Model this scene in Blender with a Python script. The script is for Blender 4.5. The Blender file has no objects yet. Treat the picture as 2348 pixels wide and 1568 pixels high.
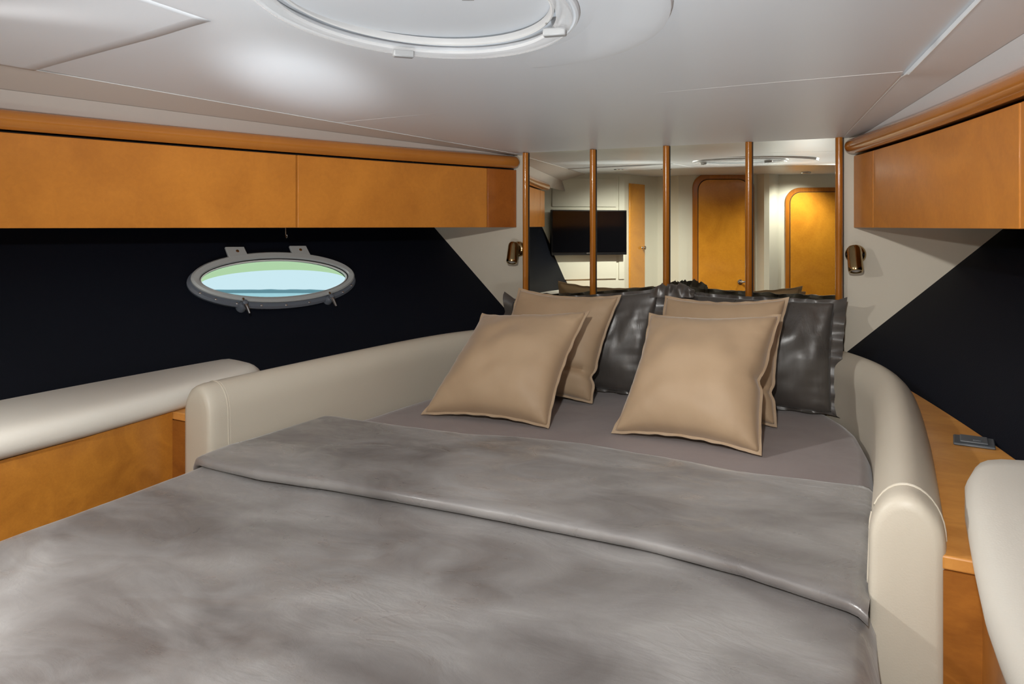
import bpy, bmesh, math, random
from mathutils import Vector, Matrix, noise

# ---------------------------------------------------------------- camera
# Cabin axes: X to starboard, Y towards the bow (Y=0 is the mirror bulkhead), Z up from the floor.
F = 1680.0                      # focal length in photo pixels
PSI = math.radians(28.8)        # camera turned to port of the bow
CP, SP = math.cos(PSI), math.sin(PSI)
CX, CY, EZ = 0.861, -2.834, 1.40   # camera position; EZ = eye height above the floor
HZ = 518.0                      # image row of the eye level
scene = bpy.context.scene
cd = bpy.data.cameras.new('camera'); cam = bpy.data.objects.new('camera', cd)
scene.collection.objects.link(cam); scene.camera = cam
cam.location = (CX, CY, EZ); cam.rotation_euler = (math.pi/2, 0, PSI)
cd.sensor_width = 36.0; cd.lens = 36.0*F/2348.0
cd.shift_y = -(784.0-HZ)/2348.0
cd.clip_start = 0.02; cd.clip_end = 5000

# ---------------------------------------------------------------- world, exposure
w = bpy.data.worlds.new('world'); scene.world = w; w.use_nodes = True
bg = w.node_tree.nodes['Background']
bg.inputs[0].default_value = (0.72, 0.86, 0.95, 1); bg.inputs[1].default_value = .92
scene.view_settings.view_transform = 'Standard'
scene.view_settings.look = 'None'
scene.view_settings.gamma = 1.0
scene.view_settings.use_curve_mapping = False
scene.view_settings.exposure = 0.27

# ---------------------------------------------------------------- lamps
def lamp(name, kind, loc, energy, color=(1, 1, 1), size=0.1, aim=None, spot=60, blend=.6, spread=None):
    l = bpy.data.lights.new(name, kind); o = bpy.data.objects.new(name, l)
    scene.collection.objects.link(o); o.location = loc; l.energy = energy; l.color = color
    if kind == 'AREA':
        l.shape = 'DISK'; l.size = size
        if spread: l.spread = math.radians(spread)
    else: l.shadow_soft_size = size
    if kind == 'SPOT': l.spot_size = math.radians(spot); l.spot_blend = blend
    if aim is not None:
        o.rotation_euler = (Vector(aim)-Vector(loc)).to_track_quat('-Z', 'Y').to_euler()
    return o
LAMP_DOWN, LAMP_GLOW, LAMP_BOUNCE, LAMP_FILL = 30.0, 95.0, 62.0, 104.0
# unseen spots added for fill and ceiling glow, like flash bounced off the deckhead
lamp('ceiling_glow_spot', 'SPOT', (0.15, -2.60, EZ-.30), LAMP_GLOW, (.92, .97, 1), .08, aim=(-.53, -1.44, EZ+.38), spot=17, blend=1)
lamp('bounce_fill_spot', 'SPOT', (0.45, -2.72, EZ-.66), LAMP_BOUNCE, (.90, .96, 1), .06, aim=(-.05, -1.7, EZ+.38), spot=100, blend=1)

# ---------------------------------------------------------------- helpers
COL = scene.collection
ROOT = {}
def V(p): return Vector((p[0], p[1], p[2]+EZ))      # cabin point, z measured from eye level
def tag(o, label=None, cat=None, group=None, kind=None):
    if label: o['label'] = label
    if cat: o['category'] = cat
    if group: o['group'] = group
    if kind: o['kind'] = kind
    return o
def thing(name, loc, label=None, cat=None, group=None, kind=None):
    o = bpy.data.objects.new(name, None); COL.objects.link(o); o.location = V(loc)
    o.empty_display_size = .05
    ROOT[o] = V(loc)
    return tag(o, label, cat, group, kind)
def mk(name, verts, faces, mat, parent=None, origin=None, smooth=40, bevel=0, seg=2, raw=False):
    """verts in cabin coordinates (z from eye level)."""
    vs = [v if raw else V(v) for v in verts]
    if parent is not None: o0 = ROOT[parent]
    elif origin is not None: o0 = V(origin)
    else:
        lo = Vector([min(v[i] for v in vs) for i in range(3)]); hi = Vector([max(v[i] for v in vs) for i in range(3)])
        o0 = Vector(((lo.x+hi.x)/2, (lo.y+hi.y)/2, lo.z))
    me = bpy.data.meshes.new(name)
    me.from_pydata([v-o0 for v in vs], [], faces)
    bm = bmesh.new(); bm.from_mesh(me)
    bmesh.ops.recalc_face_normals(bm, faces=bm.faces); bm.to_mesh(me); bm.free()
    if smooth:
        me.polygons.foreach_set('use_smooth', [True]*len(me.polygons))
        me.set_sharp_from_angle(angle=math.radians(smooth))
    me.materials.append(mat); me.update()
    o = bpy.data.objects.new(name, me); COL.objects.link(o)
    if parent is not None: o.parent = parent; ROOT[o] = o0
    else: o.location = o0; ROOT[o] = o0
    if bevel:
        b = o.modifiers.new('bevel', 'BEVEL'); b.width = bevel; b.segments = seg; b.limit_method = 'ANGLE'; b.angle_limit = math.radians(35)
    return o
def grid(nu, nv, fn, cu=False, cv=False):
    vs = [fn(i/(nu if cu else nu-1), j/(nv if cv else nv-1)) for i in range(nu) for j in range(nv)]
    fs = []
    for i in range(nu if cu else nu-1):
        for j in range(nv if cv else nv-1):
            a, b = i % nu, (i+1) % nu; c, d = j % nv, (j+1) % nv
            fs.append((a*nv+c, b*nv+c, b*nv+d, a*nv+d))
    return vs, fs
def prism(poly, off):
    """closed solid from a 3-D polygon extruded by a vector (or list of end points)."""
    n = len(poly); a = [tuple(p) for p in poly]
    b = [tuple(p) for p in off] if isinstance(off, list) else [(p[0]+off[0], p[1]+off[1], p[2]+off[2]) for p in poly]
    fs = [tuple(range(n)), tuple(range(2*n-1, n-1, -1))]
    for i in range(n): j = (i+1) % n; fs.append((i, i+n, j+n, j))
    return a+b, fs
def box(x0, x1, y0, y1, z0, z1):
    return prism([(x0, y0, z0), (x1, y0, z0), (x1, y1, z0), (x0, y1, z0)], (0, 0, z1-z0))
def join(*parts):
    vs, fs = [], []
    for v, f in parts:
        k = len(vs); vs += list(v); fs += [tuple(i+k for i in q) for q in f]
    return vs, fs
def frame(t):
    t = Vector(t).normalized(); up = Vector((0, 0, 1)) if abs(t.z) < .95 else Vector((1, 0, 0))
    s = t.cross(up).normalized(); return s, s.cross(t).normalized()
def tube(path, r, n=10, caps=True, closed=False):
    P = [Vector(p) for p in path]; m = len(P); vs = []; fs = []
    for i, p in enumerate(P):
        t = P[(i+1) % m]-P[i-1] if (closed or 0 < i < m-1) else (P[1]-P[0] if i == 0 else P[-1]-P[-2])
        s, u = frame(t); rr = r[i] if isinstance(r, (list, tuple)) else r
        for k in range(n):
            a = 2*math.pi*k/n; vs.append(tuple(p+s*(rr*math.cos(a))+u*(rr*math.sin(a))))
    for i in range(m if closed else m-1):
        j = (i+1) % m
        for k in range(n):
            l = (k+1) % n; fs.append((i*n+k, i*n+l, j*n+l, j*n+k))
    if caps and not closed: fs += [tuple(range(n-1, -1, -1)), tuple(range((m-1)*n, m*n))]
    return vs, fs
def lathe(prof, org, axis, n=24):
    """prof: (distance along axis, radius)"""
    o = Vector(org); ax = Vector(axis).normalized(); s, u = frame(ax); vs = []; fs = []; m = len(prof)
    for d, r in prof:
        for k in range(n):
            a = 2*math.pi*k/n; vs.append(tuple(o+ax*d+s*(r*math.cos(a))+u*(r*math.sin(a))))
    for i in range(m-1):
        for k in range(n):
            l = (k+1) % n; fs.append((i*n+k, i*n+l, (i+1)*n+l, (i+1)*n+k))
    fs += [tuple(range(n-1, -1, -1)), tuple(range((m-1)*n, m*n))]
    return vs, fs
def sst(x, a, b):
    t = min(1, max(0, (x-a)/(b-a))); return t*t*(3-2*t)
def lerp(a, b, t): return a+(b-a)*t
def interp(x, pts):
    if x <= pts[0][0]: return pts[0][1]
    for (x0, y0), (x1, y1) in zip(pts, pts[1:]):
        if x <= x1:
            return lerp(y0, y1, (x-x0)/(x1-x0))
    return pts[-1][1]
def smooth_interp(x, pts, h=.08):
    return sum(interp(x+h*k/3, pts) for k in (-3, -2, -1, 0, 1, 2, 3))/7
# photo pixel -> direction / point (distance always from the surface it touches)
def ray(px, py):
    r = (px-1174)/F; z = (HZ-py)/F
    return Vector((r*CP-SP, r*SP+CP, z))
EYE = Vector((CX, CY, 0))
def at_y(px, py, Y):
    d = ray(px, py); return EYE+d*((Y-CY)/d.y)
def at_z(px, py, z):
    d = ray(px, py); return EYE+d*(z/d.z)
def at_d(px, py, dep): return EYE+ray(px, py)*dep
# the mirror plane: hinged at starboard, its port edge stands proud of the bulkhead
MD = math.radians(2.4); MR = Vector((.655, -.012, 0)); MN = Vector((math.sin(MD), -math.cos(MD), 0)); MU = Vector((math.cos(MD), math.sin(MD), 0))
def at_ceil(px, py):
    d = ray(px, py); t = 1.0
    for k in range(40):
        p = EYE+d*t; t = ceil_z(-p.y, p.x)/d.z
    return EYE+d*t
def reflect(p):
    p = Vector(p); return p-MN*(2*(p-MR).dot(MN))
def at_mirror(px, py):
    d = ray(px, py); return EYE+d*((MR-EYE).dot(MN)/d.dot(MN))
def seen(px, py, dep): return reflect(at_d(px, py, dep))       # something seen in the mirror at that optical depth

# ---------------------------------------------------------------- materials
def nodes(name):
    m = bpy.data.materials.new(name); m.use_nodes = True; nt = m.node_tree
    return m, nt, nt.nodes['Principled BSDF']
def simple(name, col, rough=.5, metal=0, spec=.5, bump=0, bscale=200, var=0, vscale=6, coat=0, sheen=0):
    m, nt, b = nodes(name)
    b.inputs['Base Color'].default_value = (*col, 1); b.inputs['Roughness'].default_value = rough
    b.inputs['Metallic'].default_value = metal; b.inputs['Specular IOR Level'].default_value = spec
    b.inputs['Coat Weight'].default_value = coat; b.inputs['Coat Roughness'].default_value = .08
    b.inputs['Sheen Weight'].default_value = sheen
    tc = nt.nodes.new('ShaderNodeTexCoord')
    if bump:
        n = nt.nodes.new('ShaderNodeTexNoise'); n.inputs['Scale'].default_value = bscale; n.inputs['Detail'].default_value = 3
        bp = nt.nodes.new('ShaderNodeBump'); bp.inputs['Strength'].default_value = bump; bp.inputs['Distance'].default_value = .002
        nt.links.new(tc.outputs['Object'], n.inputs['Vector']); nt.links.new(n.outputs['Fac'], bp.inputs['Height']); nt.links.new(bp.outputs[0], b.inputs['Normal'])
    if var:
        n = nt.nodes.new('ShaderNodeTexNoise'); n.inputs['Scale'].default_value = vscale; n.inputs['Detail'].default_value = 4
        mx = nt.nodes.new('ShaderNodeMix'); mx.data_type = 'RGBA'
        mx.inputs['A'].default_value = (*[c*(1-var) for c in col], 1); mx.inputs['B'].default_value = (*[min(1, c*(1+var)) for c in col], 1)
        nt.links.new(tc.outputs['Object'], n.inputs['Vector']); nt.links.new(n.outputs['Fac'], mx.inputs['Factor']); nt.links.new(mx.outputs['Result'], b.inputs['Base Color'])
    return m
def wood(name, c1, c2, rough=.3, scale=(10, 10, 3), coat=.45, spk=.25):
    m, nt, b = nodes(name); N = nt.nodes.new; L = nt.links.new
    tc = N('ShaderNodeTexCoord'); mp = N('ShaderNodeMapping'); mp.inputs['Scale'].default_value = scale
    n1 = N('ShaderNodeTexNoise'); n1.inputs['Scale'].default_value = 1.2; n1.inputs['Detail'].default_value = 6; n1.inputs['Distortion'].default_value = 1.2
    n2 = N('ShaderNodeTexNoise'); n2.inputs['Scale'].default_value = 22; n2.inputs['Detail'].default_value = 3; n2.inputs['Distortion'].default_value = .6
    L(tc.outputs['Object'], mp.inputs['Vector']); L(mp.outputs[0], n1.inputs['Vector']); L(mp.outputs[0], n2.inputs['Vector'])
    ad = N('ShaderNodeMath'); ad.operation = 'MULTIPLY_ADD'; ad.inputs[1].default_value = spk
    L(n2.outputs['Fac'], ad.inputs[0]); L(n1.outputs['Fac'], ad.inputs[2])
    cr = N('ShaderNodeValToRGB'); cr.color_ramp.elements[0].position = .40; cr.color_ramp.elements[1].position = .86
    cr.color_ramp.elements[0].color = (*c1, 1); cr.color_ramp.elements[1].color = (*c2, 1)
    L(ad.outputs[0], cr.inputs['Fac']); L(cr.outputs[0], b.inputs['Base Color'])
    b.inputs['Roughness'].default_value = rough; b.inputs['Coat Weight'].default_value = coat; b.inputs['Coat Roughness'].default_value = .12
    b.inputs['Specular IOR Level'].default_value = .25
    return m
def satin(name, c1, c2, r0=.3, r1=.62, bump=.5, dist=.004, scale=7, spec=.6, sheen=.2, aniso=(1, 1, 1), crinkle=0):
    m, nt, b = nodes(name); N = nt.nodes.new; L = nt.links.new
    tc = N('ShaderNodeTexCoord'); mp = N('ShaderNodeMapping'); mp.inputs['Scale'].default_value = aniso; L(tc.outputs['Object'], mp.inputs['Vector'])
    n1 = N('ShaderNodeTexNoise'); n1.inputs['Scale'].default_value = scale*.45; n1.inputs['Detail'].default_value = 5; n1.inputs['Distortion'].default_value = .7
    n2 = N('ShaderNodeTexNoise'); n2.inputs['Scale'].default_value = scale; n2.inputs['Detail'].default_value = 6; n2.inputs['Distortion'].default_value = 1.6
    n3 = N('ShaderNodeTexNoise'); n3.inputs['Scale'].default_value = 700; n3.inputs['Detail'].default_value = 2
    for n in (n1, n2, n3): L(mp.outputs[0], n.inputs['Vector'])
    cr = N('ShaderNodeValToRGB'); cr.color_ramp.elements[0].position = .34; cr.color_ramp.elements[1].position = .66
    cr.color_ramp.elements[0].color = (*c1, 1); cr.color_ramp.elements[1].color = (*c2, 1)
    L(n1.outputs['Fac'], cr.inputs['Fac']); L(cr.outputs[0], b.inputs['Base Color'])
    mr = N('ShaderNodeMapRange'); mr.inputs['From Min'].default_value = .35; mr.inputs['From Max'].default_value = .65
    mr.inputs['To Min'].default_value = r0; mr.inputs['To Max'].default_value = r1
    L(n2.outputs['Fac'], mr.inputs['Value']); L(mr.outputs[0], b.inputs['Roughness'])
    b1 = N('ShaderNodeBump'); b1.inputs['Strength'].default_value = bump; b1.inputs['Distance'].default_value = dist; L(n2.outputs['Fac'], b1.inputs['Height'])
    b2 = N('ShaderNodeBump'); b2.inputs['Strength'].default_value = .25; b2.inputs['Distance'].default_value = .0006; L(n3.outputs['Fac'], b2.inputs['Height'])
    if crinkle:
        n4 = N('ShaderNodeTexNoise'); n4.inputs['Scale'].default_value = 17; n4.inputs['Detail'].default_value = 4; n4.inputs['Distortion'].default_value = .5
        mp2 = N('ShaderNodeMapping'); mp2.inputs['Scale'].default_value = (.55, 1.5, 1); mp2.inputs['Rotation'].default_value = (0, 0, .55)
        L(tc.outputs['Object'], mp2.inputs['Vector']); L(mp2.outputs[0], n4.inputs['Vector'])
        sb = N('ShaderNodeMath'); sb.operation = 'SUBTRACT'; sb.inputs[1].default_value = .5; L(n4.outputs['Fac'], sb.inputs[0])
        ab = N('ShaderNodeMath'); ab.operation = 'ABSOLUTE'; L(sb.outputs[0], ab.inputs[0])
        mr2 = N('ShaderNodeMapRange'); mr2.inputs['From Min'].default_value = 0; mr2.inputs['From Max'].default_value = .14; mr2.inputs['To Min'].default_value = 1; mr2.inputs['To Max'].default_value = 0
        L(ab.outputs[0], mr2.inputs['Value'])
        mk_ = N('ShaderNodeMapRange'); mk_.inputs['From Min'].default_value = .48; mk_.inputs['From Max'].default_value = .68; L(n1.outputs['Fac'], mk_.inputs['Value'])
        ml = N('ShaderNodeMath'); ml.operation = 'MULTIPLY'; L(mr2.outputs[0], ml.inputs[0]); L(mk_.outputs[0], ml.inputs[1])
        b3 = N('ShaderNodeBump'); b3.inputs['Strength'].default_value = crinkle; b3.inputs['Distance'].default_value = .003; L(ml.outputs[0], b3.inputs['Height'])
        L(b1.outputs[0], b3.inputs['Normal']); b1 = b3
    L(b1.outputs[0], b2.inputs['Normal']); L(b2.outputs[0], b.inputs['Normal'])
    b.inputs['Specular IOR Level'].default_value = spec; b.inputs['Sheen Weight'].default_value = sheen; b.inputs['Sheen Roughness'].default_value = .4
    return m
def emit(name, col, s):
    m, nt, b = nodes(name); b.inputs['Base Color'].default_value = (*col, 1)
    b.inputs['Emission Color'].default_value = (*col, 1); b.inputs['Emission Strength'].default_value = s
    return m

M = dict(
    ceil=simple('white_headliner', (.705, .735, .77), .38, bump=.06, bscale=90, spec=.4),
    trim=simple('shaded_cream_liner', (.53, .48, .44), .55, bump=.05, bscale=90),  # darker and browner: shade and wood reflection put into the colour
    bulk=simple('cream_bulkhead_vinyl', (.60, .545, .445), .6, bump=.1, bscale=260, var=.04),
    aft=simple('pale_aft_lining', (.74, .73, .62), .5, bump=.06, bscale=200, var=.05, vscale=3),
    seam=simple('white_welt', (.7, .7, .69), .5),
    gap=simple('dark_gap', (.015, .013, .012), .8),
    navy=simple('navy_hull_vinyl', (.0032, .0045, .0090), .6, spec=.12, bump=.2, bscale=300),
    wood=wood('maple_door_veneer', (.46, .165, .026), (.62, .235, .036), scale=(3, 3, 3), spk=.35, coat=.16),
    wood_dark=wood('cherry_end_veneer', (.27, .078, .014), (.42, .13, .022), scale=(6, 6, 6), spk=.35),
    wood_rail=wood('maple_rail', (.42, .150, .026), (.48, .180, .030), rough=.2, scale=(3, 3, 3), coat=.7, spk=.12),
    wood_pole=wood('maple_pole', (.38, .125, .012), (.50, .18, .020), rough=.2, scale=(40, 40, 3), coat=.8, spk=.1),
    wood_door=wood('maple_passage_door', (.56, .22, .02), (.74, .32, .03), rough=.22, coat=.7, scale=(3, 3, 3), spk=.4),
    wood_shelf=wood('maple_shelf', (.60, .26, .06), (.80, .38, .095), rough=.35, scale=(4, 14, 4)),
    leather=simple('cream_leather', (.63, .575, .475), .45, bump=.12, bscale=320, var=.03),
    cushion=simple('ivory_leather', (.74, .71, .64), .42, bump=.12, bscale=320, var=.03),
    sheet=satin('taupe_sheet', (.25, .205, .20), (.30, .25, .245), .6, .8, bump=.35, dist=.004, scale=5, spec=.3, sheen=.3),
    duvet=satin('taupe_satin_duvet', (.125, .112, .108), (.31, .298, .292), .26, .66, bump=.5, dist=.006, scale=6.0, spec=.75, sheen=.25, aniso=(1, 1.6, 1), crinkle=.30),  # pale and dark patches paint the satin sheen into the colour
    sham=satin('charcoal_satin', (.055, .048, .043), (.085, .076, .068), .26, .42, bump=.35, dist=.006, scale=7, spec=.8, sheen=.15, aniso=(2.4, 1, .3)),
    beige=satin('champagne_cotton', (.46, .325, .205), (.54, .39, .25), .5, .6, bump=.18, dist=.003, scale=6, spec=.35, sheen=.35),
    beige_edge=simple('champagne_flange', (.46, .33, .21), .6, bump=.3, bscale=300, sheen=.3),
    brass=simple('aged_brass', (.42, .31, .16), .16, metal=1, var=.2, vscale=30),
    steel=simple('brushed_steel', (.55, .55, .55), .25, metal=1),
    grey_plastic=simple('grey_plastic', (.30, .305, .31), .38, bump=.05, bscale=200),
    port=simple('grey_port_frame', (.36, .38, .38), .35),
    port_dark=simple('slate_port_ring', (.10, .115, .14), .35),
    white=simple('white_gelcoat', (.78, .78, .77), .28),
    tint=simple('green_tint', (.42, .55, .30), .5),
    socket=simple('slate_socket', (.11, .12, .13), .45),
    black=simple('black_bezel', (.006, .006, .007), .3),
    screen=simple('black_screen', (.003, .003, .004), .08, spec=.5),
    lens=simple('frosted_lens', (.5, .48, .46), .4),
    floor=wood('teak_floor', (.10, .045, .018), (.17, .08, .03), rough=.4, scale=(20, 2, 2)),
    dark_wood=wood('locker_front_veneer', (.25, .085, .016), (.44, .165, .028), rough=.35, scale=(3, 3, 8)),
    locker=wood('locker_maple', (.40, .15, .022), (.62, .255, .036), rough=.35, scale=(8, 8, 8)),
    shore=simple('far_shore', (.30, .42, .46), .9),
    lit=emit('downlight_lens', (1, .96, .88), 3.0),
)
m, nt, b = nodes('mirror_glass'); b.inputs['Base Color'].default_value = (.86, .86, .76, 1); b.inputs['Metallic'].default_value = 1; b.inputs['Roughness'].default_value = .004; M['mirror'] = m
m, nt, b = nodes('window_glass')
tr = nt.nodes.new('ShaderNodeBsdfTransparent'); tr.inputs[0].default_value = (.90, .97, .96, 1)
gl = nt.nodes.new('ShaderNodeBsdfGlossy'); gl.inputs['Roughness'].default_value = .02
mx = nt.nodes.new('ShaderNodeMixShader'); mx.inputs[0].default_value = .05
nt.links.new(tr.outputs[0], mx.inputs[1]); nt.links.new(gl.outputs[0], mx.inputs[2]); nt.links.new(mx.outputs[0], nt.nodes['Material Output'].inputs[0]); M['glass'] = m
m, nt, b = nodes('green_reflection')
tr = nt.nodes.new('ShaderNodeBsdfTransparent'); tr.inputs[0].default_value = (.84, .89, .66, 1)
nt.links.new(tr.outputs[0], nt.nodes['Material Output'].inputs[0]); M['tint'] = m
m, nt, b = nodes('clear_acrylic'); b.inputs['Base Color'].default_value = (.9, .9, .9, 1); b.inputs['Roughness'].default_value = .22; b.inputs['Alpha'].default_value = .35; M['acrylic'] = m
M['water'] = simple('sea_water', (.30, .62, .66), .35, bump=.3, bscale=.5)

# ---------------------------------------------------------------- cabin curves (a = distance aft of the mirror bulkhead)
def cab(a): return .672+.40*a-.05*a*a                 # overhead cabinet face
def seam_x(a): return .637+.218*a                     # deckhead side seam
def line_x(a): return .690+.265*a                     # deckhead outer edge
def hull_b(a): return .645+.51*a-.09*a*a              # hull at shelf level
def hull_t(a): return 1.12+.33*a-.06*a*a              # hull at eye level
def shelf_z(a): return -.45-.045*a
def hull_x(a, z):
    zs = shelf_z(a); return hull_b(a)+(hull_t(a)-hull_b(a))*(z-zs)/(0-zs)
AFT = 4.05
def ceil_z(a, X):
    c = .012*sst(a, .35, 1.3); return .31+.041*min(a, 3)+c*max(0, 1-(X/seam_x(a))**2)

# ---------------------------------------------------------------- setting
o = mk('floor', *box(-1.9, 1.9, -AFT, .3, -1.46, -1.40), M['floor']); tag(o, 'dark teak cabin floor', kind='structure')

HC = Vector((.085, -1.765, 0)); HRX, HRY = .277, .325
vs, fs = grid(280, 201, lambda u, v: (lerp(-1, 1, v)*seam_x(AFT*u), -AFT*u, ceil_z(AFT*u, lerp(-1, 1, v)*seam_x(AFT*u))))
def in_hatch(p, k=.97): return ((p[0]-HC.x)/(HRX*k))**2+((p[1]-HC.y)/(HRY*k))**2 < 1
fs = [f for f in fs if not all(in_hatch(vs[i]) for i in f)]
ceiling = mk('ceiling', vs, fs, M['ceil']); tag(ceiling, 'smooth white cabin deckhead with a round hatch', kind='structure')
md = ceiling.modifiers.new('thick', 'SOLIDIFY'); md.thickness = .02; md.offset = 1
def seam_z(a): return ceil_z(a, seam_x(a))
for s in (-1, 1):
    def strip_in(a): return seam_z(a)-(.012*sst(a, .93, .97)*(1-.5*sst(a, 1, 2.2)) if s > 0 else .001)
    vs, fs = grid(80, 3, lambda u, v: (s*lerp(seam_x(AFT*u), line_x(AFT*u), v), -AFT*u, lerp(strip_in(AFT*u), .312+.02*AFT*u, v)))
    st = mk('ceiling_strip', vs, fs, M['ceil'] if s > 0 else M['trim'], ceiling)  # port strip takes the liner colour with shade painted in
    vs, fs = grid(80, 2, lambda u, v: (s*seam_x(AFT*u), -AFT*u, lerp(seam_z(AFT*u)+.006, strip_in(AFT*u), v)))
    mk('ceiling_step', vs, fs, M['ceil'], ceiling)
    mk('seam', *tube([(s*seam_x(.05*i), -.05*i, strip_in(.05*i)+.0003) for i in range(1, 75)], .0014, 6), M['seam'], ceiling)
    # sloping fascia between deckhead edge and the cabinet rail
    vs, fs = grid(60, 2, lambda u, v: (s*lerp(line_x(3.0*u)+.001, max(cab(3.0*u)+.012, .70), v), -3.0*u-.004, lerp(.3115+.02*3.0*u, .285, v)))
    mk('fascia_panel', vs, fs, M['trim'] if s < 0 else M['ceil'], ceiling)  # port fascia likewise in the shaded colour
    vs, fs = grid(60, 2, lambda u, v: (s*lerp(line_x(AFT*u)-.001, 2.0, v), -AFT*u, .316+.02*AFT*u))
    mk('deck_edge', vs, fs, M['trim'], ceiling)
# raised liner panel on the port quarter
pan = [(-seam_x(1.815)+.004, -1.815), (-.40, -1.80), (-.36, -1.93), (-.36, -2.55), (-seam_x(2.55)+.004, -2.55)]
def pz(x, y, d): return (x, y, ceil_z(-y, x)-d)
def lp(u, v):
    y = -lerp(1.825+.045*v, 2.6, u); x = lerp(-seam_x(-y)+.004, -.335, v)
    return pz(x, y, .0006+.0045*(1-sst(v, .7, 1)))
vs, fs = grid(24, 40, lp)
o = mk('liner_panel', vs, fs, M['ceil'], ceiling)
md = o.modifiers.new('thick', 'SOLIDIFY'); md.thickness = .004; md.offset = 1
for p, q in (((-.86, -.95), (-.42, -.93)), ((.837, -.955), (.25, -.93))):
    mk('seam', *tube([pz(lerp(p[0], q[0], t/14), lerp(p[1], q[1], t/14), .0) for t in range(15)], [.0006*(1-t/15)+.0001 for t in range(15)], 6), M['seam'], ceiling)

# forward bulkhead
o = mk('wall_forward', *prism([(-1.55, 0, -1.4), (1.55, 0, -1.4), (1.55, 0, .34), (-1.55, 0, .34)], (0, .05, 0)), M['bulk'], smooth=0)
tag(o, 'cream vinyl forward bulkhead behind the bed', kind='structure')

# hull sides with an opening for the porthole
PC = Vector((-1.214, -.872, -.203)); E1 = Vector((.188, .626, -.009)).normalized()
e2 = Vector((-.101, .095, .187)); E2 = (e2-E1*e2.dot(E1)).normalized(); PN = E1.cross(E2)
if PN.x > 0: PN = -PN                       # outward
PA, PB = .327, .1125
def pf(s, x, y, n=0):
    p = PC+E1*x+E2*y+PN*n; return (-s*p.x if s > 0 else p.x, p.y, p.z)
walls = {}
for s, nm in ((-1, 'wall_left'), (1, 'wall_right')):
    def hp(u, v):
        a = 3.9*u; z = lerp(shelf_z(a)-.03, .36, v); return (s*hull_x(a, z), -a, z)
    vs, fs = grid(261, 75, hp)
    def inport(p):
        q = Vector((-abs(p[0]), p[1], p[2]))-PC
        return (q.dot(E1)/(PA*.965))**2+(q.dot(E2)/(PB*.94))**2 < 1
    if s < 0: fs = [f for f in fs if not all(inport(vs[i]) for i in f)]
    o = mk(nm, vs, fs, M['navy']); tag(o, 'dark navy vinyl hull side on the %s' % ('port side with oval porthole' if s < 0 else 'starboard side'), kind='structure')
    walls[s] = o

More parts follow.
